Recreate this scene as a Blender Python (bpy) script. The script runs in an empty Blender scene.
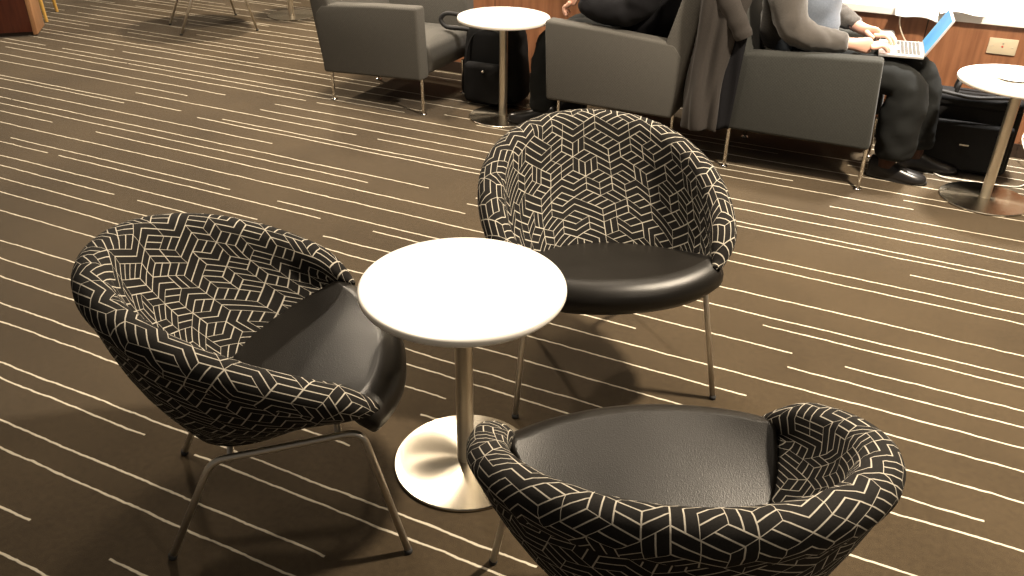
import bpy, bmesh, math, random
from mathutils import Vector, Matrix
PI = math.pi
C = bpy.context.scene.collection
SC = bpy.context.scene
rnd = random.Random(7)

# ------------------------------------------------------------------ materials
def new_mat(name):
    m = bpy.data.materials.new(name); m.use_nodes = True
    nt = m.node_tree
    return m, nt, nt.nodes['Principled BSDF']

class G:
    """tiny node-building helper"""
    def __init__(s, nt): s.nt = nt; s.N = nt.nodes; s.Lk = nt.links
    def node(s, t, **kw):
        n = s.N.new(t)
        for k, v in kw.items(): setattr(n, k, v)
        return n
    def put(s, sock, v):
        if hasattr(v, 'is_linked') or isinstance(v, bpy.types.NodeSocket): s.Lk.new(v, sock)
        else: sock.default_value = v
    def m(s, op, a, b=None, c=None):
        n = s.node('ShaderNodeMath', operation=op)
        s.put(n.inputs[0], a)
        if b is not None: s.put(n.inputs[1], b)
        if c is not None: s.put(n.inputs[2], c)
        return n.outputs[0]
    def vm(s, op, a, b=None):
        n = s.node('ShaderNodeVectorMath', operation=op)
        s.put(n.inputs[0], a)
        if b is not None: s.put(n.inputs[1], b)
        return n
    def mix(s, f, a, b):
        n = s.node('ShaderNodeMix', data_type='RGBA')
        s.put(n.inputs['Factor'], f); s.put(n.inputs[6], a); s.put(n.inputs[7], b)
        return n.outputs[2]
    def mixf(s, f, a, b):
        n = s.node('ShaderNodeMix', data_type='FLOAT')
        s.put(n.inputs[0], f); s.put(n.inputs[2], a); s.put(n.inputs[3], b)
        return n.outputs[0]
    def noise(s, vec, scale, detail=2.0, rough=.5):
        n = s.node('ShaderNodeTexNoise'); s.put(n.inputs['Vector'], vec)
        n.inputs['Scale'].default_value = scale; n.inputs['Detail'].default_value = detail
        n.inputs['Roughness'].default_value = rough
        return n.outputs['Fac']
    def step(s, x, lo, hi):
        n = s.node('ShaderNodeMapRange', interpolation_type='SMOOTHSTEP')
        s.put(n.inputs['Value'], x); n.inputs['From Min'].default_value = lo; n.inputs['From Max'].default_value = hi
        return n.outputs['Result']
    def comb(s, x, y, z=0.0):
        n = s.node('ShaderNodeCombineXYZ'); s.put(n.inputs[0], x); s.put(n.inputs[1], y); s.put(n.inputs[2], z)
        return n.outputs[0]
    def sep(s, v):
        n = s.node('ShaderNodeSeparateXYZ'); s.put(n.inputs[0], v); return n.outputs
    def white(s, v):
        n = s.node('ShaderNodeTexWhiteNoise', noise_dimensions='3D'); s.put(n.inputs['Vector'], v)
        return n.outputs['Value'], s.sep(n.outputs['Color'])
    def bump(s, h, strength, dist, bsdf):
        n = s.node('ShaderNodeBump'); n.inputs['Strength'].default_value = strength
        n.inputs['Distance'].default_value = dist; s.put(n.inputs['Height'], h)
        s.Lk.new(n.outputs[0], bsdf.inputs['Normal'])

def rgb(r, g, b): return (r, g, b, 1.0)

def simple(name, col, rough=.5, metal=0.0, noise_amt=.12, nscale=30, bump=0.0, spec=None, sheen=0.0):
    m, nt, b = new_mat(name); g = G(nt)
    tc = g.node('ShaderNodeTexCoord')
    n = g.noise(tc.outputs['Object'], nscale, 4)
    lo = rgb(*[c * (1 - noise_amt) for c in col]); hi = rgb(*[min(1, c * (1 + noise_amt)) for c in col])
    g.put(b.inputs['Base Color'], g.mix(n, lo, hi))
    b.inputs['Roughness'].default_value = rough; b.inputs['Metallic'].default_value = metal
    if spec is not None: b.inputs['Specular IOR Level'].default_value = spec
    if sheen: b.inputs['Sheen Weight'].default_value = sheen
    if bump: g.bump(n, bump, .002, b)
    return m

def woven(name, col, rough=.9, scale=450, sheen=.06, amt=.3):
    m, nt, b = new_mat(name); g = G(nt)
    tc = g.node('ShaderNodeTexCoord'); x, y, z = g.sep(tc.outputs['Object'])
    w = g.m('MULTIPLY', g.m('SINE', g.m('MULTIPLY', g.m('ADD', x, y), scale)), g.m('SINE', g.m('MULTIPLY', z, scale)))
    n = g.noise(tc.outputs['Object'], 160, 3)
    f = g.m('ADD', g.m('MULTIPLY', w, .2), n)
    lo = rgb(*[c * (1 - amt) for c in col]); hi = rgb(*[c * (1 + amt) for c in col])
    g.put(b.inputs['Base Color'], g.mix(f, lo, hi))
    b.inputs['Roughness'].default_value = rough
    b.inputs['Sheen Weight'].default_value = sheen; b.inputs['Specular IOR Level'].default_value = .2
    g.bump(f, .4, .001, b)
    return m

def maze_fabric(name, side=.042):
    """dark cloth woven with pale lines in three directions, a maze of slanting bars"""
    m, nt, b = new_mat(name); g = G(nt)
    uv = g.node('ShaderNodeUVMap'); uv.uv_map = 'UVMap'
    base = g.vm('SCALE', uv.outputs[0]); base.inputs['Scale'].default_value = 1 / side
    p = base.outputs[0]
    r = (math.sqrt(3), 3.0, 1.0)
    def cell(off):
        q = g.vm('ADD', p, off).outputs[0]
        x, y, _ = g.sep(q)
        mx = g.m('SUBTRACT', g.m('FLOORED_MODULO', x, r[0]), r[0] / 2)
        my = g.m('SUBTRACT', g.m('FLOORED_MODULO', y, r[1]), r[1] / 2)
        return mx, my
    ax, ay = cell((0, 0, 0)); bx, by = cell((r[0] / 2, r[1] / 2, 0))
    la = g.m('ADD', g.m('MULTIPLY', ax, ax), g.m('MULTIPLY', ay, ay))
    lb = g.m('ADD', g.m('MULTIPLY', bx, bx), g.m('MULTIPLY', by, by))
    pick = g.m('LESS_THAN', lb, la)
    qx = g.mixf(pick, ax, bx); qy = g.mixf(pick, ay, by)
    px, py, _ = g.sep(p)
    idx = g.m('ROUND', g.m('MULTIPLY', g.m('SUBTRACT', px, qx), 2 / math.sqrt(3)))
    idy = g.m('ROUND', g.m('MULTIPLY', g.m('SUBTRACT', py, qy), 2 / 1.5))
    hexid = g.comb(idx, idy, 0.0)
    _, hc = g.white(hexid)
    sgn = g.m('SUBTRACT', g.m('MULTIPLY', g.m('GREATER_THAN', hc[0], .28), 2.0), 1.0)
    qx = g.m('MULTIPLY', qx, sgn); qy = g.m('MULTIPLY', qy, sgn)
    s3 = math.sqrt(3) / 2
    d0 = qy
    d1 = g.m('SUBTRACT', g.m('MULTIPLY', qx, -s3), g.m('MULTIPLY', qy, .5))
    d2 = g.m('SUBTRACT', g.m('MULTIPLY', qx, s3), g.m('MULTIPLY', qy, .5))
    mn = g.m('MINIMUM', d0, g.m('MINIMUM', d1, d2))
    A = [g.m('MULTIPLY', g.m('SUBTRACT', d, mn), 2 / 3) for d in (d0, d1, d2)]
    k0 = g.m('LESS_THAN', A[0], 1e-5); k1 = g.m('LESS_THAN', A[1], 1e-5)
    # (s, t): s is the coordinate whose level lines are the bars by default
    s_ = g.mixf(k0, A[0], A[1])
    t_ = g.mixf(k0, g.mixf(k1, A[1], A[2]), A[2])
    kid = g.m('ADD', g.m('MULTIPLY', k0, 1.0), g.m('MULTIPLY', k1, 2.0))
    _, rc = g.white(g.comb(idx, idy, g.m('ADD', kid, 3.0)))
    thr = g.mixf(k0, .14, .5)
    swap = g.m('LESS_THAN', rc[0], thr)
    S = g.mixf(swap, s_, t_); T = g.mixf(swap, t_, s_)
    # bar lines at S = 0, 1/2, 1
    fr = g.m('FRACT', g.m('ADD', g.m('MULTIPLY', S, 2.0), .5))
    dS = g.m('MULTIPLY', g.m('ABSOLUTE', g.m('SUBTRACT', fr, .5)), .5 * s3)
    mid = g.m('LESS_THAN', g.m('ABSOLUTE', g.m('SUBTRACT', S, .5)), .25)
    half = g.m('MULTIPLY', g.m('LESS_THAN', hc[1], -1.0), g.m('LESS_THAN', T, .5))
    dS = g.m('ADD', dS, g.m('MULTIPLY', g.m('MULTIPLY', mid, half), 9.0))
    capT0 = g.m('ADD', g.m('MULTIPLY', g.m('ABSOLUTE', T), s3), g.m('MULTIPLY', g.m('GREATER_THAN', rc[1], .40), 9.0))
    capT1 = g.m('ADD', g.m('MULTIPLY', g.m('ABSOLUTE', g.m('SUBTRACT', T, 1.0)), s3), g.m('MULTIPLY', g.m('GREATER_THAN', rc[2], .40), 9.0))
    d = g.m('MINIMUM', dS, g.m('MINIMUM', capT0, capT1))
    line = g.m('SUBTRACT', 1.0, g.step(d, .018, .036))
    tc = g.node('ShaderNodeTexCoord')
    fuzz = g.noise(tc.outputs['Object'], 320, 3)
    dark = g.mix(fuzz, rgb(.006, .0055, .005), rgb(.020, .018, .016))
    pale = g.mix(fuzz, rgb(.36, .33, .27), rgb(.66, .61, .52))
    g.put(b.inputs['Base Color'], g.mix(line, dark, pale))
    b.inputs['Roughness'].default_value = .85
    b.inputs['Sheen Weight'].default_value = .0; b.inputs['Specular IOR Level'].default_value = .15
    g.bump(g.m('ADD', g.m('MULTIPLY', line, .8), g.m('MULTIPLY', fuzz, .5)), .35, .001, b)
    return m

def carpet(name):
    m, nt, b = new_mat(name); g = G(nt)
    tc = g.node('ShaderNodeTexCoord'); P = tc.outputs['Object']
    x, y, z = g.sep(P)
    def layer(pitch, seed, keep, lmin):
        # wobble of the hand-drawn looking line, the same for a whole row
        row0 = g.m('FLOOR', g.m('DIVIDE', y, pitch))
        n1 = g.noise(g.comb(g.m('MULTIPLY', x, 1.0), g.m('MULTIPLY', row0, 7.3), seed), 3.0, 5, .74)
        yy = g.m('ADD', y, g.m('MULTIPLY', g.m('SUBTRACT', n1, .5), .026))
        # quarter-inch tuft steps
        row = g.m('FLOOR', g.m('DIVIDE', yy, pitch))
        fr = g.m('SUBTRACT', g.m('DIVIDE', yy, pitch), row)
        _, rc = g.white(g.comb(row, seed, 1.0))
        pos = g.m('ADD', .16, g.m('MULTIPLY', rc[0], .68))
        L = g.m('ADD', lmin, g.m('MULTIPLY', rc[1], 2.6))
        cx = g.m('DIVIDE', g.m('ADD', x, g.m('MULTIPLY', rc[2], 17.0)), L)
        ci = g.m('FLOOR', cx)
        on, oc = g.white(g.comb(row, ci, seed + 5.0))
        fx = g.m('SUBTRACT', cx, ci)
        endgap = g.m('GREATER_THAN', fx, g.m('MULTIPLY', oc[1], .24))
        vis = g.m('MULTIPLY', g.m('LESS_THAN', on, keep), endgap)
        d = g.m('MULTIPLY', g.m('ABSOLUTE', g.m('SUBTRACT', fr, pos)), pitch)
        wn = g.noise(g.comb(g.m('MULTIPLY', x, 1.0), g.m('MULTIPLY', row, 3.1), seed + 2.0), 26.0, 2)
        w = g.m('ADD', .0016, g.m('MULTIPLY', wn, .0032))
        ln = g.step(g.m('SUBTRACT', w, d), -.0012, .0012)
        return g.m('MULTIPLY', ln, vis)
    l = layer(.106, 1.0, .96, 1.5)
    big = g.noise(P, 2.2, 3); fine = g.noise(P, 420, 3, .7); mid = g.noise(P, 60, 3)
    f = g.m('ADD', g.m('MULTIPLY', fine, .5), g.m('ADD', g.m('MULTIPLY', mid, .2), g.m('MULTIPLY', big, .3)))
    f2 = g.step(f, .3, .7)
    base = g.mix(f2, rgb(.037, .0245, .0115), rgb(.089, .063, .034))
    pale = g.mix(fine, rgb(.56, .50, .39), rgb(.86, .79, .64))
    g.put(b.inputs['Base Color'], g.mix(l, base, pale))
    b.inputs['Roughness'].default_value = .95
    b.inputs['Specular IOR Level'].default_value = .2
    b.inputs['Sheen Weight'].default_value = .12
    g.bump(g.m('ADD', fine, g.m('MULTIPLY', l, .6)), .6, .003, b)
    return m

def leather(name, col=(.009, .0078, .0065)):
    m, nt, b = new_mat(name); g = G(nt)
    tc = g.node('ShaderNodeTexCoord'); P = tc.outputs['Object']
    v = g.node('ShaderNodeTexVoronoi'); g.put(v.inputs['Vector'], P); v.inputs['Scale'].default_value = 420
    n = g.noise(P, 9, 3); w = g.noise(P, 3.0, 2)
    g.put(b.inputs['Base Color'], g.mix(n, rgb(*[c * .8 for c in col]), rgb(*[c * 1.3 for c in col])))
    g.put(b.inputs['Roughness'], g.mixf(n, .30, .40))
    b.inputs['Specular IOR Level'].default_value = .36
    h = g.m('ADD', g.m('MULTIPLY', v.outputs['Distance'], .10), g.m('MULTIPLY', w, 1.0))
    g.bump(h, .35, .008, b)
    return m

def steel(name, col=(.62, .58, .52), rough=.28, aniso=0.0, radial=False):
    m, nt, b = new_mat(name); g = G(nt)
    tc = g.node('ShaderNodeTexCoord'); P = tc.outputs['Object']
    b.inputs['Metallic'].default_value = 1.0
    if radial:
        x, y, z = g.sep(P)
        rr = g.m('SQRT', g.m('ADD', g.m('MULTIPLY', x, x), g.m('MULTIPLY', y, y)))
        n = g.noise(g.comb(g.m('MULTIPLY', rr, 1.0), 0.0, 0.0), 900, 2)
        t = g.node('ShaderNodeTangent', direction_type='RADIAL', axis='Z')
        g.Lk.new(t.outputs[0], b.inputs['Tangent'])
    else:
        x, y, z = g.sep(P)
        n = g.noise(g.comb(g.m('MULTIPLY', x, .1), g.m('MULTIPLY', y, .1), z), 800, 2)
    g.put(b.inputs['Base Color'], g.mix(n, rgb(*[c * .9 for c in col]), rgb(*[min(1, c * 1.08) for c in col])))
    g.put(b.inputs['Roughness'], g.mixf(n, rough * .85, rough * 1.15))
    b.inputs['Anisotropic'].default_value = aniso
    return m

def wood(name, c0, c1, scale=1.0, rough=.38, seam=0.0):
    m, nt, b = new_mat(name); g = G(nt)
    tc = g.node('ShaderNodeTexCoord'); P = tc.outputs['Object']
    x, y, z = g.sep(P)
    v = g.comb(g.m('MULTIPLY', x, 14 * scale), g.m('MULTIPLY', y, 14 * scale), g.m('MULTIPLY', z, 1.3 * scale))
    n = g.noise(v, 2.5, 5, .6); n2 = g.noise(v, 9, 4)
    f = g.m('ADD', g.m('MULTIPLY', n, .7), g.m('MULTIPLY', n2, .3))
    col = g.mix(g.step(f, .3, .7), rgb(*c0), rgb(*c1))
    if seam:
        fr = g.m('FRACT', g.m('DIVIDE', x, seam))
        e = g.m('LESS_THAN', g.m('MINIMUM', fr, g.m('SUBTRACT', 1.0, fr)), .003 / seam)
        col = g.mix(e, col, rgb(*[c * .25 for c in c0]))
    g.put(b.inputs['Base Color'], col)
    b.inputs['Roughness'].default_value = rough
    return m

M = dict(
    carpet=carpet('striped_carpet'), maze=maze_fabric('maze_cloth'), leather=leather('black_leather'),
    satin=steel('satin_steel_tube', (.72, .68, .61), .40), post=steel('brushed_steel_post', (.80, .74, .63), .34, .35),
    disc=steel('spun_steel_disc', (.58, .53, .44), .22, .93, True), chrome=steel('chrome_tube', (.8, .77, .72), .12),
    top=simple('white_laminate', (.86, .83, .78), .30, noise_amt=.015, nscale=5), edge=simple('white_edge_band', (.80, .76, .70), .4, noise_amt=.02),
    grey=woven('grey_woven_upholstery', (.090, .086, .078)), greyd=woven('dark_grey_woven_upholstery', (.040, .041, .038)),
    bag=woven('black_nylon', (.006, .006, .0065), .8, 700, .0), strap=simple('black_webbing', (.009, .009, .010), .7),
    trouser=woven('dark_trouser_cloth', (.012, .013, .013), .9, 600, .0), shoe=simple('black_shoe_leather', (.012, .011, .011), .28, noise_amt=.2, bump=.1),
    sole=simple('shoe_sole', (.015, .013, .012), .7), sock=woven('brown_sock', (.07, .035, .025), .9, 900),
    knit=woven('grey_knit', (.075, .068, .062), .95, 500, .4), shirt=woven('blue_grey_shirt', (.12, .14, .175), .85, 800, .2),
    black=woven('black_jumper', (.008, .008, .010), .9, 500, .0), jacket=woven('charcoal_jacket_cloth', (.040, .035, .032), .8, 700, .1),
    skin=simple('skin', (.62, .36, .27), .5, noise_amt=.05, nscale=14), hair=simple('brown_hair', (.06, .035, .02), .6, noise_amt=.3, nscale=200),
    wall=wood('wall_veneer', (.20, .085, .042), (.33, .15, .075), .6, .42, 1.22), box=wood('red_brown_veneer', (.055, .012, .007), (.095, .024, .012), 1, .35),
    boxedge=wood('light_veneer_edge', (.34, .17, .08), (.46, .25, .13), 1, .4), pale=wood('honey_wood', (.42, .24, .05), (.62, .38, .10), 1, .4),
    ledge=simple('white_counter', (.84, .82, .78), .35, noise_amt=.02), cream=simple('cream_plaster', (.72, .66, .56), .8, noise_amt=.04),
    kick=simple('dark_kickboard', (.03, .018, .012), .5), plate=simple('cream_plastic', (.60, .52, .38), .4, noise_amt=.03),
    red=simple('red_plastic', (.5, .05, .03), .4), alu=simple('silver_aluminium', (.72, .72, .73), .35, .6, .03), keys=simple('grey_keycaps', (.06, .058, .055), .5, noise_amt=.1),
    paper=simple('glossy_paper', (.85, .84, .83), .35, noise_amt=.02), cable=simple('white_cable', (.75, .68, .55), .5, noise_amt=.03),
    ceramic=simple('white_ceramic', (.85, .84, .82), .12, noise_amt=.01), rubber=simple('dark_rubber', (.03, .03, .03), .7),
    eye=simple('eye_white', (.8, .8, .78), .2, noise_amt=.01), lip=simple('lip', (.45, .18, .15), .5),
)
def screen_mat():
    m, nt, b = new_mat('lit_blue_screen'); g = G(nt)
    tc = g.node('ShaderNodeTexCoord'); n = g.noise(tc.outputs['Object'], 6, 1)
    c = g.mix(n, rgb(.03, .30, .62), rgb(.12, .50, .80))
    g.put(b.inputs['Base Color'], rgb(.02, .02, .02)); g.put(b.inputs['Emission Color'], c)
    b.inputs['Emission Strength'].default_value = 1.3; b.inputs['Roughness'].default_value = .6; b.inputs['Specular IOR Level'].default_value = .1
    return m
M['screen'] = screen_mat()

# ------------------------------------------------------------------ object helpers
def obj(name, bm, mat, parent=None, smooth=True, auto=None):
    me = bpy.data.meshes.new(name)
    if isinstance(bm, bmesh.types.BMesh):
        bmesh.ops.recalc_face_normals(bm, faces=bm.faces[:])
        bm.to_mesh(me); bm.free()
    for mm in (mat if isinstance(mat, (list, tuple)) else [mat]): me.materials.append(mm)
    if smooth:
        for p in me.polygons: p.use_smooth = True
        if auto is not None:
            me.set_sharp_from_angle(angle=math.radians(auto))
    o = bpy.data.objects.new(name, me); C.objects.link(o)
    if parent: o.parent = parent
    return o
def tag(o, label, cat, group=None):
    o['label'] = label; o['category'] = cat
    if group: o['group'] = group
    return o
def thing(name, label, cat, loc=(0, 0, 0), rotz=0.0, group=None):
    o = bpy.data.objects.new(name, None); C.objects.link(o)
    o.location = loc; o.rotation_euler = (0, 0, rotz); o.empty_display_size = .1
    return tag(o, label, cat, group)
def struct(name, bm, mat, smooth=False):
    o = obj(name, bm, mat, None, smooth); o['kind'] = 'structure'; return o
def dup(root, label, loc, rotz, group=None):
    r = root.copy(); C.objects.link(r); r.location = loc; r.rotation_euler = (0, 0, rotz); r['label'] = label
    if group: r['group'] = group
    for ch in list(root.children):
        c = ch.copy(); C.objects.link(c); c.parent = r
        for gch in list(ch.children):
            d = gch.copy(); C.objects.link(d); d.parent = c
    return r

def box(bm, x0, x1, y0, y1, z0, z1, bev=0.0, seg=2, mtx=None):
    r = bmesh.ops.create_cube(bm, size=1.0)
    vs = r['verts']
    for v in vs: v.co = Vector(((x0 + x1) / 2 + v.co.x * (x1 - x0), (y0 + y1) / 2 + v.co.y * (y1 - y0), (z0 + z1) / 2 + v.co.z * (z1 - z0)))
    if bev:
        es = list({e for v in vs for e in v.link_edges})
        rr = bmesh.ops.bevel(bm, geom=es, offset=bev, segments=seg, affect='EDGES', profile=.5)
        vs = list({v for f in rr['faces'] for v in f.verts} | {v for v in vs if v.is_valid})
    if mtx: bmesh.ops.transform(bm, matrix=mtx, verts=vs)
    return vs
def bx(*a, **k):
    bm = bmesh.new(); box(bm, *a, **k); return bm
def lathe(bm, prof, seg=48, c=(0, 0, 0)):
    rings = []
    for r, z in prof:
        if r < 1e-6: rings.append([bm.verts.new((c[0], c[1], c[2] + z))])
        else: rings.append([bm.verts.new((c[0] + r * math.cos(2 * PI * i / seg), c[1] + r * math.sin(2 * PI * i / seg), c[2] + z)) for i in range(seg)])
    for a, b in zip(rings, rings[1:]):
        for i in range(seg):
            j = (i + 1) % seg
            va = [a[0]] if len(a) == 1 else [a[i], a[j]]
            vb = [b[0]] if len(b) == 1 else [b[j], b[i]]
            f = va + vb
            if len(f) >= 3: bm.faces.new(f)
    return bm
def catmull(pts, n=8, closed=False):
    pts = [Vector(p) for p in pts]; out = []
    N = len(pts); rng = range(N if closed else N - 1)
    for i in rng:
        p0 = pts[(i - 1) % N] if closed or i > 0 else pts[0] * 2 - pts[1]
        p1 = pts[i]; p2 = pts[(i + 1) % N]
        p3 = pts[(i + 2) % N] if closed or i + 2 < N else p2 * 2 - p1
        for k in range(n):
            t = k / n
            out.append(.5 * ((2 * p1) + (p2 - p0) * t + (2 * p0 - 5 * p1 + 4 * p2 - p3) * t * t + (3 * p1 - p0 - 3 * p2 + p3) * t ** 3))
    if not closed: out.append(pts[-1])
    return out
def tube(bm, pts, r, seg=12, closed=False):
    pts = [Vector(p) for p in pts]; n = len(pts)
    rs = r if isinstance(r, (list, tuple)) else [r] * n
    rings = []; nrm = None
    for i, p in enumerate(pts):
        if closed: t = (pts[(i + 1) % n] - pts[i - 1])
        else: t = pts[min(i + 1, n - 1)] - pts[max(i - 1, 0)]
        t.normalize()
        if nrm is None:
            nrm = t.orthogonal().normalized()
        else:
            nrm = (nrm - t * nrm.dot(t)).normalized()
        bn = t.cross(nrm)
        rings.append([bm.verts.new(p + (nrm * math.cos(2 * PI * k / seg) + bn * math.sin(2 * PI * k / seg)) * rs[i]) for k in range(seg)])
    m = n if closed else n - 1
    for i in range(m):
        a, b = rings[i], rings[(i + 1) % n]
        for k in range(seg): bm.faces.new((a[k], a[(k + 1) % seg], b[(k + 1) % seg], b[k]))
    if not closed:
        bm.faces.new(rings[0][::-1]); bm.faces.new(rings[-1])
    return bm
def fillet(pts, rad, n=6):
    pts = [Vector(p) for p in pts]; out = [pts[0]]
    for i in range(1, len(pts) - 1):
        a = (pts[i - 1] - pts[i]).normalized(); b = (pts[i + 1] - pts[i]).normalized()
        s = pts[i] + a * rad; e = pts[i] + b * rad
        for k in range(n + 1):
            t = k / n
            out.append(s * (1 - t) ** 2 + pts[i] * 2 * t * (1 - t) + e * t * t)
    out.append(pts[-1]); return out
def prism(bm, poly, y0, y1, bev=0.0, seg=3):
    """poly: list of (x, z), extruded along y"""
    a = [bm.verts.new((x, y0, z)) for x, z in poly]; b = [bm.verts.new((x, y1, z)) for x, z in poly]
    n = len(poly); bm.faces.new(a); bm.faces.new(b[::-1])
    for i in range(n): bm.faces.new((a[i], b[i], b[(i + 1) % n], a[(i + 1) % n]))
    bmesh.ops.recalc_face_normals(bm, faces=bm.faces[:])
    if bev: bmesh.ops.bevel(bm, geom=bm.edges[:], offset=bev, segments=seg, affect='EDGES', profile=.5)
    return bm
def subsurf(o, lv=2):
    m = o.modifiers.new('s', 'SUBSURF'); m.levels = lv; m.render_levels = lv; return o
def skin(name, chains, mat, parent=None, lv=2):
    """chains: list of lists of (x,y,z,rx[,ry]); the first vertex of a chain may repeat a coordinate to join it"""
    me = bpy.data.meshes.new(name); vs = []; es = []; rs = []; key = {}
    for ch in chains:
        prev = None
        for v in ch:
            k = tuple(round(c, 4) for c in v[:3])
            if k not in key:
                key[k] = len(vs); vs.append(v[:3]); rs.append((v[3], v[4] if len(v) > 4 else v[3]))
            i = key[k]
            if prev is not None and prev != i: es.append((prev, i))
            prev = i
    me.from_pydata(vs, es, []); me.materials.append(mat)
    o = bpy.data.objects.new(name, me); C.objects.link(o)
    if parent: o.parent = parent
    m = o.modifiers.new('skin', 'SKIN'); m.use_smooth_shade = True; m.branch_smoothing = .6
    sv = me.skin_vertices[0].data
    # a root for every connected piece
    seen = set(); adj = {i: [] for i in range(len(vs))}
    for a, b in es: adj[a].append(b); adj[b].append(a)
    for i in range(len(vs)):
        sv[i].radius = rs[i]; sv[i].use_root = False
        if i not in seen:
            sv[i].use_root = True; st = [i]
            while st:
                q = st.pop()
                if q in seen: continue
                seen.add(q); st += adj[q]
    subsurf(o, lv)
    return o

TABFIT = (-0.8595, 1.5414, -2.0494, 4.1791, 0.4157, 4.1698)
def wrinkle(o, size=.07, strength=.028):
    tx = bpy.data.textures.get('cloth_folds') or bpy.data.textures.new('cloth_folds', 'CLOUDS')
    tx.noise_scale = size; tx.noise_depth = 2
    m = o.modifiers.new('folds', 'DISPLACE'); m.texture = tx; m.strength = strength; m.mid_level = .5; m.texture_coords = 'LOCAL'
    return o
# ------------------------------------------------------------------ camera (fitted to the photograph)
F, PITCH, ROLL, YAW, H = (847.97152, 0.52200, 0.01572, 0.44162, 1.55782)
cd = bpy.data.cameras.new('camera'); cam = bpy.data.objects.new('camera', cd); C.objects.link(cam)
cd.sensor_fit = 'HORIZONTAL'; cd.sensor_width = 36.0; cd.lens = F / 1024 * 36.0; cd.clip_start = .05; cd.clip_end = 100
fwd = Vector((-math.sin(YAW) * math.cos(PITCH), math.cos(YAW) * math.cos(PITCH), -math.sin(PITCH)))
rgt0 = Vector((math.cos(YAW), math.sin(YAW), 0)); up0 = rgt0.cross(fwd)
rgt = rgt0 * math.cos(ROLL) + up0 * math.sin(ROLL); up = up0 * math.cos(ROLL) - rgt0 * math.sin(ROLL)
cam.matrix_world = Matrix(((rgt.x, up.x, -fwd.x, 0), (rgt.y, up.y, -fwd.y, 0), (rgt.z, up.z, -fwd.z, H), (0, 0, 0, 1)))
SC.camera = cam

# ------------------------------------------------------------------ the setting
WY = 4.85
struct('floor', bx(-12, 6, -3, 12, -.05, 0), M['carpet'])
struct('wall_back', bx(-3.35, 6, WY, WY + .1, 0, .64), M['wall'])
struct('wall_window', bx(-3.35, 6, 5.06, 5.16, 0, 2.7), M['cream'])
struct('baseboard_back', bx(-3.35, 6, WY - .012, WY, 0, .07), M['kick'])
struct('trim_ledge', bx(-3.37, 6, WY - .03, 5.06, .64, .68, bev=.004), M['ledge'])
struct('wall_far', bx(-12, 6, 9.0, 9.1, 0, 2.7), M['cream'])

# ------------------------------------------------------------------ tub chairs
RA, RB, ZB, ZF, PHI, KK, EG, RR = .337, .368, .681, .326, 2.120, .433, .047, .036
def rimpt(ph):
    c = (1 + math.cos(ph)) / 2
    return Vector((RA * math.sin(ph) * (1 + EG * math.cos(ph)), -RB * math.cos(ph), ZF + (ZB - ZF) * (c + KK * c * (1 - c))))
def outdir(ph):
    d = Vector((math.sin(ph) * RB, -math.cos(ph) * RA, 0)); return d.normalized()
def botpt(ph, k):      # ring of the shell bottom; k scales the ellipse
    x = .215 * k * math.sin(ph); y = -.235 * k * math.cos(ph) - .005
    return Vector((x, y, .268 + .34 * (y + .22)))
def inspt(ph):         # where the lining meets the seat
    t = abs(ph) / PHI
    if t > 1: p = rimpt(ph); return Vector((p.x * .8, p.y * .8, .43))
    x = .272 * math.sin(PI / 2 * t ** .95) * (1 if ph > 0 else -1); y = .21 - .35 * math.cos(PI / 2 * t)
    return Vector((x, y, .358 + .078 * (y + .14) / .35))
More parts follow.
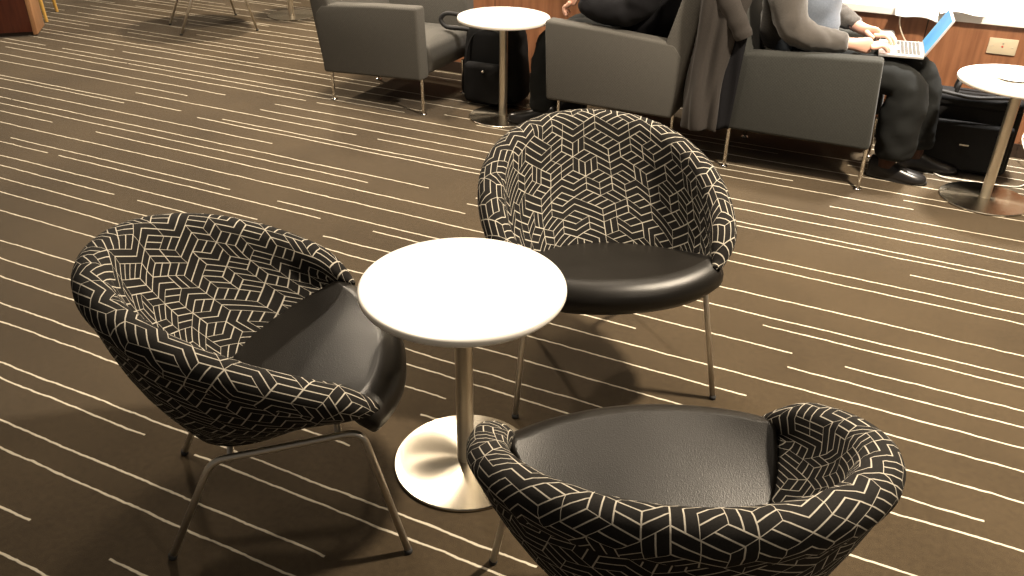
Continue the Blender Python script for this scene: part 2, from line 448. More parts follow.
def shell_mesh():
    bm = bmesh.new(); uvl = bm.loops.layers.uv.new('UVMap')
    NP = 112; rows = []; uvrows = []
    for i in range(NP + 1):
        ph = -PHI + 2 * PHI * i / NP
        e = 1 - abs(ph) / PHI
        taper = min(1.0, (e / .13)) ; taper = math.sin(taper * PI / 2) if taper < 1 else 1
        r = RR * (.30 + .70 * taper)
        n = outdir(ph); up_ = Vector((0, 0, 1)); c = rimpt(ph) - (n * .010 + up_ * .016) * (1 - taper)
        lean = .25
        prof = []; 
        ins = inspt(ph); r_in = c - n * r * 1.15 - up_ * .02; ins.z = min(ins.z, r_in.z - .012)
        ke = 1 - taper; ins = Vector((ins.x + (r_in.x - ins.x) * ke, ins.y + (r_in.y - ins.y) * ke, ins.z)); ib = ins - n * .012 - up_ * .035; ob = botpt(ph, 1.0)
        # inner wall from bottom to roll
        r_in = c - n * r * 1.15 - up_ * .02
        m1 = ib.lerp(r_in, .5) + (-n * .0)
        prof.append(ib)
        for t in (0.0, .17, .34, .51, .68, .85):
            prof.append(ins.lerp(r_in, t) + n * (.010 * math.sin(PI * t)) - up_ * (.016 * math.sin(PI * t)))
        # the roll, from inner side over the top to the outer side
        wr = 1.15
        for a in (165, 140, 115, 90, 65, 40, 15, -10, -32):
            aa = math.radians(a)
            prof.append(c + n * (r * (wr if math.cos(aa) < 0 else 1.0) * math.cos(aa)) + up_ * (r * math.sin(aa) + .0) + n * .0)
        # tuck under the roll at the seam, then down the outer wall
        seam = c + n * (r * .70) - up_ * (r * .88)
        prof.append(seam)
        seam2 = c + n * (r * .60) - up_ * (r * 1.08)
        prof.append(seam2)
        for t in (.08, .22, .38, .54, .70, .85, 1.0):
            prof.append(seam2.lerp(ob, t) + n * (.020 * math.sin(PI * t)))
        rows.append([bm.verts.new(p) for p in prof])
        # uv : cone development
        acc = 0; us = []
        for j, p in enumerate(prof):
            if j: acc += (prof[j] - prof[j - 1]).length
            us.append(acc)
        # angles: use arc position at a mid radius
        uvrows.append((ph, us, len(prof)))
    K = .38; arc = .345
    def uvof(i, j, outer):
        ph, us, n = uvrows[i]
        if not outer:
            top = us[11]                         # top of the roll
            rho = arc / K - (top - us[j])        # distance from the cone tip
            if us[j] > top: rho = arc / K + (us[j] - top)
            th = ph * K
            return (rho * math.sin(th), rho * math.cos(th))
        s0 = us[17]
        rho = arc / .5 - (us[j] - s0); th = ph * .5
        return (rho * math.sin(th) + 3.1, rho * math.cos(th) + 1.7)
    n = len(rows[0])
    for i in range(NP):
        for j in range(n - 1):
            f = bm.faces.new((rows[i][j], rows[i + 1][j], rows[i + 1][j + 1], rows[i][j + 1]))
            outer = j >= 17
            for lp, (a, b) in zip(f.loops, ((i, j), (i + 1, j), (i + 1, j + 1), (i, j + 1))):
                lp[uvl].uv = uvof(a, b, outer)
        f = bm.faces.new((rows[i][n - 1], rows[i + 1][n - 1], rows[i + 1][0], rows[i][0]))
    for i in (0, NP):
        f = bm.faces.new(rows[i])
        for lp, j in zip(f.loops, range(n)): lp[uvl].uv = uvof(i, j, False)
    return bm
def seat_mesh():
    bm = bmesh.new(); N = 160
    def zt(x, y):      # the dished top
        t = max(0.0, min(1.25, (y + .14) / .35))
        z = .356 + .070 * t * (1.12 - .12 * t) + .006 * math.sin(5 * x + 1)
        z += .034 * min(1.1, (abs(x) / .27)) ** 3 * t
        return z
    tab = []
    for q in range(400):
        p_ = PI * q / 399; rp = rimpt(p_); n_ = outdir(p_)
        oy = rp.y if rp.y < .16 else .16 + (rp.y - .16) * .56
        v_ = Vector((rp.x + n_.x * .030, oy + n_.y * .008, 0)); tab.append((math.atan2(v_.x, -v_.y), v_.length))
    def outer_len(a):
        for (a0, l0), (a1, l1) in zip(tab, tab[1:]):
            if a0 <= a <= a1: return l0 + (l1 - l0) * (a - a0) / max(1e-6, a1 - a0)
        return tab[-1][1]
    FR = [.06, .14, .22, .30, .38, .46, .54, .62, .69, .76, .82, .87, .91, .95, .98, 1.0]; NF = len(FR); rings = [[] for _ in range(NF + 7)]
    for i in range(N):
        ph = -PI + 2 * PI * i / N; a = abs(ph)
        front = max(0, min(1, (a - 1.96) / .20)); front = front * front * (3 - 2 * front)
        d = Vector((math.sin(ph), -math.cos(ph), 0))
        lo, hi = .05, .5                      # ray against the inner outline
        for _ in range(24):
            m_ = (lo + hi) / 2; qx, qy = d.x * m_, d.y * m_
            inside = (abs(qx) < .272) if qy > .21 else ((qx / .272) ** 2 + ((.21 - qy) / .35) ** 2 < 1)
            if inside and m_ < .45: lo = m_
            else: hi = m_
        Lin = min(lo + .014, .345)
        Lout = outer_len(a)
        L = Lin + (Lout - Lin) * front
        rad = .040 * front + .010
        flat = L - rad * (1.0 + .25 * front)
        for k, fr in enumerate(FR):
            p = d * (flat * fr); p.z = zt(p.x, p.y)
            rings[k].append(bm.verts.new(p))
        z0 = zt(d.x * flat, d.y * flat)
        drop = .034 * front + .016
        for k, aa in enumerate((65, 40, 15, -15, -50)):
            aa = math.radians(aa)
            p = d * (flat + (L - flat) * math.cos(aa)); p.z = z0 - drop + drop * math.sin(aa)
            rings[NF + k].append(bm.verts.new(p))
        # underside back to the shell bottom
        p = d * (L * .80); p.z = z0 - drop * 1.95; rings[NF + 5].append(bm.verts.new(p))
        q = botpt(ph, .9); q.z += .01; rings[NF + 6].append(bm.verts.new(q))
    for r0, r1 in zip(rings, rings[1:]):
        for i in range(N):
            j = (i + 1) % N; bm.faces.new((r0[i], r0[j], r1[j], r1[i]))
    cv = bm.verts.new((0, 0, zt(0, 0)))
    for i in range(N): bm.faces.new((cv, rings[0][(i + 1) % N], rings[0][i]))
    bm.faces.new(rings[NF + 6])
    return bm
def pan_mesh():
    bm = bmesh.new(); N = 64; a = []; b = []
    for i in range(N):
        ph = 2 * PI * i / N
        a.append(bm.verts.new(botpt(ph, 1.005) + Vector((0, 0, .004)))); b.append(bm.verts.new(botpt(ph, .90) - Vector((0, 0, .010))))
    for i in range(N): bm.faces.new((a[i], a[(i + 1) % N], b[(i + 1) % N], b[i]))
    bm.faces.new(b); bm.faces.new(a[::-1])
    return bm
def side_frame(s):
    bm = bmesh.new()
    pts = [(s * .302, .231, .006), (s * .262, .150, .352), (s * .190, -.182, .272), (s * .189, -.309, .006)]
    tube(bm, fillet(pts, .035), .0085, 14); return bm
def cross_bar(y, x, z):
    bm = bmesh.new(); tube(bm, [(-x, y, z), (x, y, z)], .008, 10); return bm
def make_tub(label, loc, rot):
    t = thing('tub_chair', label, 'chair', loc, rot, 'patterned tub chairs')
    obj('shell', shell_mesh(), M['maze'], t)
    st = obj('seat', seat_mesh(), M['leather'], t)
    obj('base_pan', pan_mesh(), M['rubber'], t, True, 40)
    for s in (1, -1):
        fr = obj('leg_frame', side_frame(s), M['satin'], t)
        for (x, y) in ((.302 * s, .231), (.189 * s, -.309)):
            b = bmesh.new(); lathe(b, [(0, 0), (.0095, 0), (.0105, .004), (.009, .012), (0, .012)], 16, (x, y, 0))
            obj('foot_cap', b, M['rubber'], fr)
    obj('cross_bar', cross_bar(.10, .248, .3375), M['satin'], t)
    obj('cross_bar', cross_bar(-.14, .202, .278), M['satin'], t)
    return t
tub = make_tub('maze-patterned black tub chair left of the round table, seen from its side', (-1.200, 1.280, 0), -.870)
dup(tub, 'maze-patterned black tub chair behind the white table, seat facing the camera', (-.708, 2.136, 0), -2.526)
dup(tub, 'maze-patterned black tub chair nearest the camera, its back turned to the viewer', (-.255, 1.223, 0), .557)
dup(tub, 'far chair of which only slim steel legs show at the top edge', (-4.994, 5.096, 0), -.579)

# ------------------------------------------------------------------ round pedestal tables
def make_table(label, loc):
    t = thing('side_table', label, 'table', loc, 0, 'white pedestal side tables')
    b = bmesh.new(); hh = .556
    lathe(b, [(0, hh), (.243, hh), (.2475, hh - .0015), (.2495, hh - .006), (.250, hh - .013), (.2475, hh - .019), (.243, hh - .0205), (0, hh - .0205)], 96)
    obj('tabletop', b, M['top'], t, True, 50)
    b = bmesh.new(); lathe(b, [(0, .010), (.0225, .010), (.0225, hh - .03), (0, hh - .03)], 40); obj('post', b, M['post'], t, True, 40)
    b = bmesh.new(); lathe(b, [(0, hh - .026), (.07, hh - .026), (.07, hh - .0206), (0, hh - .0206)], 40); obj('mounting_plate', b, M['satin'], t, True, 40)
    b = bmesh.new(); lathe(b, [(0, 0), (.188, 0), (.1925, .003), (.1925, .006), (.190, .009), (.024, .013), (0, .013)], 96); obj('base_disc', b, M['disc'], t, True, 20)
    return t
tab = make_table('white round pedestal table in the middle of three patterned chairs', (TABFIT[0], TABFIT[1], 0))
dup(tab, 'white round table beside the black backpack between two grey armchairs', (TABFIT[2], TABFIT[3], 0), 0)
dup(tab, 'white round table with a cup at the right edge, before the briefcase', (TABFIT[4], TABFIT[5], 0), 0)
dup(tab, 'distant table of which only post and shiny round base show', (-4.715, 5.66, 0), 0)

# ------------------------------------------------------------------ grey armchairs (local: facing +x, near side at y=0, width .66)
def make_armchair(label, loc, rot, matk, ln=.68, fx=0.0, tx=0.0, dz=0.0):
    t = thing('armchair', label, 'armchair', loc, rot, 'grey upholstered armchairs')
    mt = M[matk]
    W = .66
    for y0 in (-W / 2, W / 2 - .095):
        b = bmesh.new()
        poly = [(tx, .605 - dz * .4), (-.30, .592 - dz * .4), (-ln + .02, .565 - dz * .4), (-ln - .03, .50), (-ln, .20 - dz), (-.02 + fx, .20)]
        prism(b, poly, y0, y0 + .095, .016, 4); obj('arm', b, mt, t, True, 60)
    b = bmesh.new()
    poly = [(-ln, .20 - dz), (-ln - .10, .78), (-ln - .115, .88), (-ln - .02, .90), (-ln + .055, .62), (-ln + .13, .40), (-ln + .14, .20)]
    prism(b, poly, -W / 2 + .002, W / 2 - .002, .022, 4); obj('backrest', b, mt, t, True, 60)
    b = bmesh.new()
    poly = [(-.05, .205), (-.015, .23), (.0, .30), (-.02, .365), (-.07, .39), (-.25, .385), (-ln + .10, .375), (-ln + .10, .205)]
    prism(b, poly, -W / 2 + .097, W / 2 - .097, .02, 4); obj('seat', b, mt, t, True, 60)
    for (x, y) in ((-.030 + fx, -W / 2 + .03), (-.030 + fx, W / 2 - .16), (-ln + .035, -W / 2 + .03), (-ln + .035, W / 2 - .16)):
        b = bmesh.new(); tube(b, [(x, y, .008), (x, y, .205)], .0095, 14); l = obj('leg', b, M['chrome'], t, True, 40)
        b = bmesh.new(); lathe(b, [(0, 0), (.021, 0), (.022, .004), (.012, .011), (0, .011)], 20, (x, y, 0)); obj('glide', b, M['chrome'], l)
    return t
YA = 3.99 + .33
make_armchair('grey fabric armchair left of the backpack, its seat empty', (-2.435, YA - .02, 0), 0, 'grey', .68, .0, -.035, .035)
make_armchair('light grey armchair occupied by the person in black', (-1.735, YA + .01, 0), PI, 'grey', .70)
make_armchair('dark grey armchair occupied by the person using a laptop', (-.135, YA, 0), 0, 'greyd', .65, .045)

# ------------------------------------------------------------------ bags
def backpack():
    t = thing('backpack', 'black backpack standing on the floor under the white table', 'bag', (-2.235, 4.43, 0), .05)
    b = bmesh.new(); box(b, -.20, .215, -.10, .12, 0.004, .465, .08, 5)
    for v in b.verts:
        f = v.co.z / .44; k = 1 - .22 * f * f; v.co.x *= k; v.co.y = v.co.y * (1 - .15 * f) + .02 * f
    obj('body', b, M['bag'], t)
    b = bmesh.new(); box(b, -.13, .13, -.155, -.085, .02, .25, .03, 4); obj('front_pocket', b, M['bag'], t)
    b = bmesh.new(); tube(b, catmull([(-.128, -.095, .06), (-.135, -.10, .2), (-.125, -.08, .33), (-.07, -.06, .41), (.05, -.06, .415), (.115, -.08, .33), (.13, -.1, .2), (.125, -.095, .06)], 6), .004, 8); obj('zip', b, M['strap'], t)
    for s in (-1, 1):
        b = bmesh.new(); tube(b, catmull([(s * .09, .10, .40), (s * .12, .17, .36), (s * .13, .18, .2), (s * .12, .11, .05)], 6), .013, 8); obj('shoulder_strap', b, M['strap'], t)
    b = bmesh.new(); tube(b, catmull([(-.10, .0, .40), (-.17, -.02, .47), (-.27, -.05, .49), (-.31, -.06, .455), (-.27, -.06, .415), (-.16, -.04, .41), (-.10, -.02, .39)], 6), .013, 10); obj('carry_handle', b, M['strap'], t)
    b = bmesh.new(); lathe(b, [(0, -.004), (.008, -.003), (.008, .003), (0, .004)], 12)
    bmesh.ops.rotate(b, verts=b.verts, matrix=Matrix.Rotation(PI / 2, 3, 'X')); bmesh.ops.translate(b, verts=b.verts, vec=(.0, -.158, .21)); obj('badge', b, M['satin'], t)
backpack()
def briefcase():
    t = thing('briefcase', 'black soft briefcase on the floor between the shoes and the table post', 'bag', (.285, 4.56, 0), .04)
    b = bmesh.new(); box(b, -.215, .215, -.09, .09, .003, .355, .035, 4)
    for v in b.verts:
        f = v.co.z / .345; v.co.y *= 1 - .25 * f
    obj('body', b, M['bag'], t)
    b = bmesh.new(); box(b, -.195, .195, -.125, -.080, .02, .26, .02, 4); pk = obj('front_pocket', b, M['bag'], t)
    b = bmesh.new(); box(b, -.21, .21, -.085, .085, .315, .375, .025, 4); obj('flap', b, M['bag'], t)
    b = bmesh.new(); box(b, -.02, .02, -.129, -.124, .15, .156); obj('badge', b, M['satin'], t, False)
    for y in (-.045, .045):
        b = bmesh.new(); tube(b, catmull([(-.09, y, .36), (-.085, y, .41), (-.06, y * .6, .435), (.06, y * .6, .435), (.085, y, .41), (.09, y, .36)], 6), .010, 10); obj('handle', b, M['strap'], t)
    b = bmesh.new(); tube(b, catmull([(-.20, -.02, .33), (-.225, -.06, .37), (-.16, -.10, .39), (-.02, -.10, .375), (.14, -.08, .385), (.215, -.03, .34)], 8), .009, 8); obj('shoulder_strap', b, M['strap'], t)
    for (x, y, z) in ((-.212, -.05, .33), (-.19, -.095, .385), (.212, -.04, .33)):
        b = bmesh.new(); tube(b, [(x + .013 * math.cos(a), y - .004, z + .013 * math.sin(a)) for a in [2 * PI * k / 14 for k in range(14)]], .0028, 6, True); obj('ring', b, M['chrome'], t)
briefcase()

# ------------------------------------------------------------------ jacket over the back of the right armchair
def jacket():
    root = thing('jacket', 'charcoal jacket draped over the back of the dark grey armchair', 'jacket', (-.90, 4.0, 0))
    ox, oy = -.90, 4.0
    def xr_(f): return -.955 + .022 * f
    bm = bmesh.new(); rows = []
    NZ = 34
    for j in range(NZ + 1):
        f = j / NZ; z = .19 + (.93 - .19) * f
        row = []; xr = xr_(f)
        # path in plan: along the rear of the back, round the near corner, forward along its side
        pth = [Vector((xr + .015, 4.56, 0)), Vector((xr - .01, 4.30, 0)), Vector((xr - .022, 4.08, 0)), Vector((xr - .012, 3.975, 0)),
               Vector((xr + .045, 3.925, 0)), Vector((xr + .11, 3.935, 0)), Vector((xr + .15 + .12 * f ** 3, 3.955, 0))]
        cp = catmull(pth, 10)
        for i, p in enumerate(cp):
            u = i / (len(cp) - 1)
            tn = (cp[min(i + 1, len(cp) - 1)] - cp[max(i - 1, 0)]).normalized(); nn = Vector((-tn.y, tn.x, 0))
            fold = .012 * math.sin(u * 24 + 3.2 * f + 1.2 * math.sin(f * 4)) * (1.0 - .4 * f) + .004 * math.sin(u * 47 - f * 6) + .005 * math.sin(f * 9 + u * 5)
            q = p + nn * fold
            hem = .012 * math.sin(u * 9) * (1 - f) - .02 * max(0, u - .6) * (1 - f)
            row.append(bm.verts.new((q.x - ox, q.y - oy, z + hem)))
        rows.append(row)
    for (dx, z) in ((.03, .955), (.09, .95), (.135, .90), (.155, .80), (.17, .70)):
        row = []; n = len(rows[NZ])
        for i, v in enumerate(rows[NZ]):
            u = i / (n - 1); k = 1.0 if u < .62 else max(0.0, 1 - (u - .62) / .3)
            yy = max(v.co.y, .0) if dx > .05 else v.co.y
            row.append(bm.verts.new((v.co.x + dx * k, yy + (.02 if dx > .05 else 0), .93 + (z - .93) * k if k < 1 else z)))
        rows.append(row)
    for a, b in zip(rows, rows[1:]):
        for i in range(len(a) - 1): bm.faces.new((a[i], a[i + 1], b[i + 1], b[i]))
    o = obj('cloth', bm, M['jacket'], root)
    s = o.modifiers.new('t', 'SOLIDIFY'); s.thickness = .008; s.offset = 0
    subsurf(o, 1)
    # a thin black panel along its near side
    bm = bmesh.new(); rows = []
    for j in range(21):
        f = j / 20; z = .20 + .44 * f; xr = xr_(f * .6)
        rows.append([bm.verts.new((xr + .10 + .11 * u + .015 * f - ox, 3.962 + .006 * math.sin(u * 9 + f * 4) - oy, z - .01 * math.sin(u * 5))) for u in [k / 8 for k in range(9)]])
    for a, b in zip(rows, rows[1:]):
        for i in range(8): bm.faces.new((a[i], a[i + 1], b[i + 1], b[i]))
    o = obj('dark_panel', bm, M['black'], root); m = o.modifiers.new('t', 'SOLIDIFY'); m.thickness = .005
    b = bmesh.new()
    cp = catmull([(-.04, -.03, .93), (.03, -.075, .86), (.10, -.085, .77), (.150, -.085, .69), (.175, -.08, .645)], 7)
    tube(b, cp, [.052 - .010 * i / 28 + .0018 * math.sin(i * 1.1) for i in range(len(cp))], 20)
    for v in b.verts: v.co.y = -.04 + (v.co.y + .04) * .6
    subsurf(obj('sleeve', b, M['jacket'], root), 1)
jacket()

# ------------------------------------------------------------------ people
def hand_chains(w, d, up_, side, curl=.5, k=1.0):
    """fingers and thumb from wrist w, pointing along d; side = thumb side"""
    w = Vector(w); d = Vector(d).normalized(); up_ = Vector(up_); up_ = (up_ - d * up_.dot(d)).normalized(); s = Vector(side); s = (s - d * s.dot(d) - up_ * s.dot(up_)).normalized()
    ch = []
    def V(p, r): return (p.x, p.y, p.z, r, r)
    palm = [(*w, .026 * k, .018 * k), (*(w + d * .035 * k), .033 * k, .014 * k), (*(w + d * .075 * k), .036 * k, .012 * k)]
    for i, (off, ln) in enumerate(((.030, .070), (.010, .080), (-.011, .074), (-.030, .058))):
        b = w + d * (.078 - abs(off) * .2) * k + s * off * k
        p1 = b + d * ln * .42 * k + up_ * .010 * k; p2 = p1 + (d * math.cos(curl) - up_ * math.sin(curl)) * ln * .32 * k
        p3 = p2 + (d * math.cos(curl * 1.9) - up_ * math.sin(curl * 1.9)) * ln * .26 * k
        ch.append([V(b - d * .02 * k, .0095 * k), V(b, .0095 * k), V(p1, .0085 * k), V(p2, .0078 * k), V(p3, .0066 * k)])
    b = w + d * .022 * k + s * .026 * k
    t1 = b + (d * .6 + s * .7) * .034 * k; t2 = t1 + (d * .9 + s * .25 - up_ * .2) * .030 * k
    ch.append([V(b - s * .012 * k, .012 * k), V(b, .012 * k), V(t1, .0105 * k), V(t2, .008 * k)])
    return palm, ch
def head(parent, hc, fx, hairmat):
    """head at hc looking towards fx*x; part of its own mesh set: features are children"""
    o = None
    hx, hy, hz = hc
    bm = bmesh.new(); bmesh.ops.create_icosphere(bm, subdivisions=4, radius=1.0)
    for v in bm.verts:
        x, y, z = v.co
        sx = .095 if x < 0 else .088; zz = z * (.118 if z > 0 else .125)
        jaw = 1 - .35 * max(0, -z) ** 1.5
        X = x * sx * (1 - .12 * max(0, -z)) ; Y = y * .076 * jaw
        if x > .8 and abs(y) < .3 and -.25 < z < .15: X += .022 * (1 - abs(y) / .3) * (1 - abs(z + .12) / .3 if abs(z + .12) < .3 else 0)
        if x > .6 and abs(z - .08) < .12: X -= .006
        v.co = Vector((hx + fx * X, hy + Y, hz + zz))
    h = obj('head', bm, M['skin'], parent)
    for s in (-1, 1):
        b = bmesh.new(); bmesh.ops.create_icosphere(b, subdivisions=2, radius=.012); bmesh.ops.translate(b, verts=b.verts, vec=(hx + fx * .074, hy + s * .031, hz + .010)); obj('eye', b, M['eye'], h)
        b = bmesh.new(); bmesh.ops.create_icosphere(b, subdivisions=2, radius=.03)
        for v in b.verts: v.co = Vector((hx + v.co.x * .6, hy + s * .076 + v.co.y * .3, hz + v.co.z - .005))
        obj('ear', b, M['skin'], h)
    b = bmesh.new(); bmesh.ops.create_icosphere(b, subdivisions=2, radius=1)
    for v in b.verts: v.co = Vector((hx + fx * (.078 + v.co.x * .008), hy + v.co.y * .024, hz - .062 + v.co.z * .007))
    obj('mouth', b, M['lip'], h)
    b = bmesh.new(); bmesh.ops.create_icosphere(b, subdivisions=4, radius=1.0)
    for v in b.verts:
        x, y, z = v.co
        if x > .2 and z < .45: v.co = Vector((hx + fx * x * .06, hy + y * .066, hz + .06 + z * .03))
        else: v.co = Vector((hx + fx * (x * .101 - .006), hy + y * .083, hz + .012 + z * (.122 if z > 0 else .07)))
    obj('hair', b, hairmat, h)
    return h
def shoe(parent, x, y, yaw, name='shoe', z=0.0):
    bm = bmesh.new(); rows = []
    prof = [(-.075, .030, .085, .09), (-.06, .036, .1, .1), (-.02, .038, .095, .10), (.03, .040, .075, .075), (.08, .046, .055, .055), (.13, .047, .045, .045), (.17, .040, .035, .036), (.195, .022, .024, .026)]
    for px, w, h, _ in prof:
        r = []
        for k in range(14):
            a = 2 * PI * k / 14; cy = math.cos(a); sy = math.sin(a)
            r.append(bm.verts.new((px, w * (abs(cy) ** .8) * (1 if cy > 0 else -1), .014 + (h * max(0, sy) if sy > 0 else .012 * sy))))
        rows.append(r)
    for a, b in zip(rows, rows[1:]):
        for i in range(14): bm.faces.new((a[i], a[(i + 1) % 14], b[(i + 1) % 14], b[i]))
    bm.faces.new(rows[0]); bm.faces.new(rows[-1][::-1])
    M4 = Matrix.Translation((x, y, z)) @ Matrix.Rotation(yaw, 4, 'Z')
    bmesh.ops.transform(bm, matrix=M4, verts=bm.verts)
    o = subsurf(obj(name, bm, M['shoe'], parent), 2)
    b = bmesh.new(); n = 28; lo = []; hi = []
    for k in range(n):
        a = 2 * PI * k / n; X = .060 + .140 * math.cos(a); w = .042 + .008 * math.cos(a); Y = w * math.sin(a)
        lo.append(b.verts.new((X, Y, 0.001))); hi.append(b.verts.new((X, Y, .014)))
    for k in range(n): b.faces.new((lo[k], lo[(k + 1) % n], hi[(k + 1) % n], hi[k]))
    b.faces.new(lo[::-1]); b.faces.new(hi); bmesh.ops.transform(b, matrix=M4, verts=b.verts)
    obj('sole', b, M['sole'], o, True, 40)
    return o

def person_laptop():
    t = thing('person', 'person in grey cardigan over blue shirt typing on a laptop in the right armchair', 'person', (-.4, 4.30, 0))
    ox, oy = -.4, 4.30
    def S(ch): return [(v[0] - ox, v[1] - oy, *v[2:]) for v in ch]
    hip = (-.60, 4.31, .52, .10, .11); waist = (-.585, 4.31, .66, .10, .11); chest = (-.60, 4.31, .86, .09, .12)
    neckb = (-.585, 4.31, 1.04, .06, .07); neck = (-.56, 4.31, 1.13, .05, .05); top = (-.545, 4.31, 1.2, .055, .055)
    shN = (-.59, 4.13, .97, .045); shF = (-.59, 4.49, .97, .045)
    elN = (-.535, 4.085, .64, .034); elF = (-.46, 4.52, .70, .034)
    wN = (-.275, 4.155, .625, .028); wF = (-.265, 4.405, .640, .028)
    kn = (-.02, 4.235, .495, .040); kf = (.015, 4.425, .505, .040)
    an = (.0, 4.235, .10, .034); af = (.085, 4.43, .10, .034)
    pN, fN = hand_chains(wN[:3], (.90, .34, -.06), (0, 0, 1), (-.3, .9, 0), .5, 1.15)
    pF, fF = hand_chains(wF[:3], (.93, -.25, -.12), (0, 0, 1), (.2, -.9, 0), .5, 1.15)
    body = [S([hip, waist, chest, neckb, neck, top]), S([chest, shN, elN, wN]) , S([chest, shF, elF, wF]), S([hip, (-.45, 4.23, .495, .05), kn, an]), S([hip, (-.45, 4.40, .495, .05), kf, af])]
    body += [S(pN), S(pF)] + [S(c) for c in fN] + [S(c) for c in fF]
    skin('body', body, M['skin'], t)
    shirt = [S([(-.555, 4.31, .50, .17, .185), (-.525, 4.31, .62, .18, .185), (-.545, 4.31, .74, .17, .185), (-.58, 4.31, .88, .15, .18), (-.59, 4.31, 1.02, .08, .10)])]
    wrinkle(skin('shirt', shirt, M['shirt'], t, 3))
    card = [S([(-.625, 4.31, .52, .125, .19), (-.625, 4.31, .66, .12, .185), (-.64, 4.31, .86, .12, .19), (-.62, 4.31, 1.0, .085, .12)]),
            S([(-.64, 4.31, .86, .12, .19), (-.61, 4.12, .95, .105), (-.59, 4.085, .82, .095), (-.555, 4.075, .670, .084), (-.43, 4.10, .636, .070), (-.335, 4.138, .630, .054), (-.298, 4.148, .627, .046)]),
            S([(-.64, 4.31, .86, .12, .19), (-.60, 4.50, .95, .080), (-.53, 4.53, .82, .068), (-.46, 4.525, .71, .060), (-.37, 4.475, .665, .050), (-.31, 4.44, .655, .040), (-.288, 4.432, .653, .036)])]
    wrinkle(skin('cardigan', card, M['knit'], t, 3))
    tr = [S([(-.60, 4.31, .50, .135, .155), (-.45, 4.225, .490, .105), (-.22, 4.215, .485, .098), (-.04, 4.215, .485, .092), (-.005, 4.205, .42, .105), (-.015, 4.21, .28, .106), (-.005, 4.22, .16, .100), (.0, 4.225, .105, .097)]),
          S([(-.60, 4.31, .50, .135, .155), (-.45, 4.40, .490, .105), (-.22, 4.415, .49, .095), (.0, 4.425, .495, .086), (.055, 4.427, .43, .080), (.08, 4.43, .28, .072), (.10, 4.43, .15, .068), (.10, 4.43, .10, .068)])]
    wrinkle(skin('trousers', tr, M['trouser'], t, 3))
    b = bmesh.new(); tube(b, [(-.030 - ox, 4.235 - oy, .06), (-.02 - ox, 4.235 - oy, .17)], .042, 16); obj('sock', b, M['sock'], t)
    b = bmesh.new(); tube(b, [(.085 - ox, 4.43 - oy, .06), (.085 - ox, 4.43 - oy, .15)], .040, 16); obj('sock', b, M['sock'], t)
    shoe(t, -.03 - ox, 4.235 - oy, -.05); shoe(t, .10 - ox, 4.44 - oy, .03)
    head(t, (-.50 - ox, 0.01, 1.27), 1, M['hair'])
person_laptop()

def person_black():
    t = thing('person', 'person dressed in black sitting in the light grey armchair, hand hanging forward', 'person', (-1.4, 4.30, 0))
    ox, oy = -1.4, 4.30
    def S(ch): return [(v[0] - ox, v[1] - oy, *v[2:]) for v in ch]
    hip = (-1.30, 4.33, .52, .10, .11); chest = (-1.25, 4.33, .86, .09, .12)
    neckb = (-1.265, 4.33, 1.04, .05, .06); neck = (-1.28, 4.33, 1.13, .05, .05)
    wN = (-1.600, 4.10, .735, .026); wF = (-1.56, 4.42, .66, .026)
    pN, fN = hand_chains(wN[:3], (-.52, .02, -.75), (-.7, 0, .5), (-.3, .9, 0), .7)
    pF, fF = hand_chains(wF[:3], (-.93, -.2, -.2), (0, 0, 1), (-.2, -.9, 0), .5)
    body = [S([hip, (-1.29, 4.33, .66, .09, .10), chest, neckb, neck, (-1.285, 4.33, 1.2, .055, .055)]), S([chest, (-1.24, 4.15, .96, .045), (-1.28, 4.11, .69, .034), wN]), S([chest, (-1.24, 4.51, .96, .045), (-1.36, 4.53, .70, .034), wF]),
            S([hip, (-1.45, 4.245, .495, .05), (-1.73, 4.235, .49, .040), (-1.78, 4.18, .1, .034)]), S([hip, (-1.45, 4.42, .495, .05), (-1.72, 4.42, .49, .040), (-1.74, 4.43, .1, .034)])]
    body += [S(pN), S(pF)] + [S(c) for c in fN] + [S(c) for c in fF]
    skin('body', body, M['skin'], t)
    jm = [S([(-1.28, 4.31, .48, .21, .21), (-1.29, 4.31, .62, .20, .21), (-1.255, 4.31, .84, .16, .20), (-1.26, 4.33, 1.0, .09, .12)]),
          S([(-1.255, 4.31, .84, .16, .20), (-1.24, 4.13, .95, .105), (-1.25, 4.10, .81, .105), (-1.27, 4.11, .69, .105), (-1.42, 4.11, .655, .095), (-1.54, 4.10, .690, .070), (-1.585, 4.10, .72, .052)]),
          S([(-1.255, 4.31, .84, .16, .20), (-1.26, 4.52, .95, .09), (-1.36, 4.53, .72, .08), (-1.47, 4.47, .67, .06), (-1.54, 4.43, .66, .048)])]
    wrinkle(skin('jumper', jm, M['black'], t, 3))
    tr = [S([(-1.28, 4.33, .50, .16, .17), (-1.45, 4.245, .490, .105), (-1.62, 4.235, .49, .098), (-1.74, 4.225, .49, .090), (-1.80, 4.215, .42, .090), (-1.815, 4.20, .25, .085), (-1.80, 4.18, .10, .080), (-1.80, 4.175, .06, .075)]),
          S([(-1.28, 4.33, .50, .16, .17), (-1.45, 4.42, .490, .105), (-1.62, 4.42, .49, .095), (-1.72, 4.42, .49, .088), (-1.76, 4.42, .42, .08), (-1.75, 4.43, .25, .070), (-1.74, 4.43, .10, .068)])]
    wrinkle(skin('trousers', tr, M['trouser'], t, 3))
    shoe(t, -1.79 - ox, 4.15 - oy, PI + .22, z=.012); shoe(t, -1.72 - ox, 4.43 - oy, PI - .05)
    head(t, (-1.33 - ox, 0.03, 1.27), -1, M['hair'])
person_black()

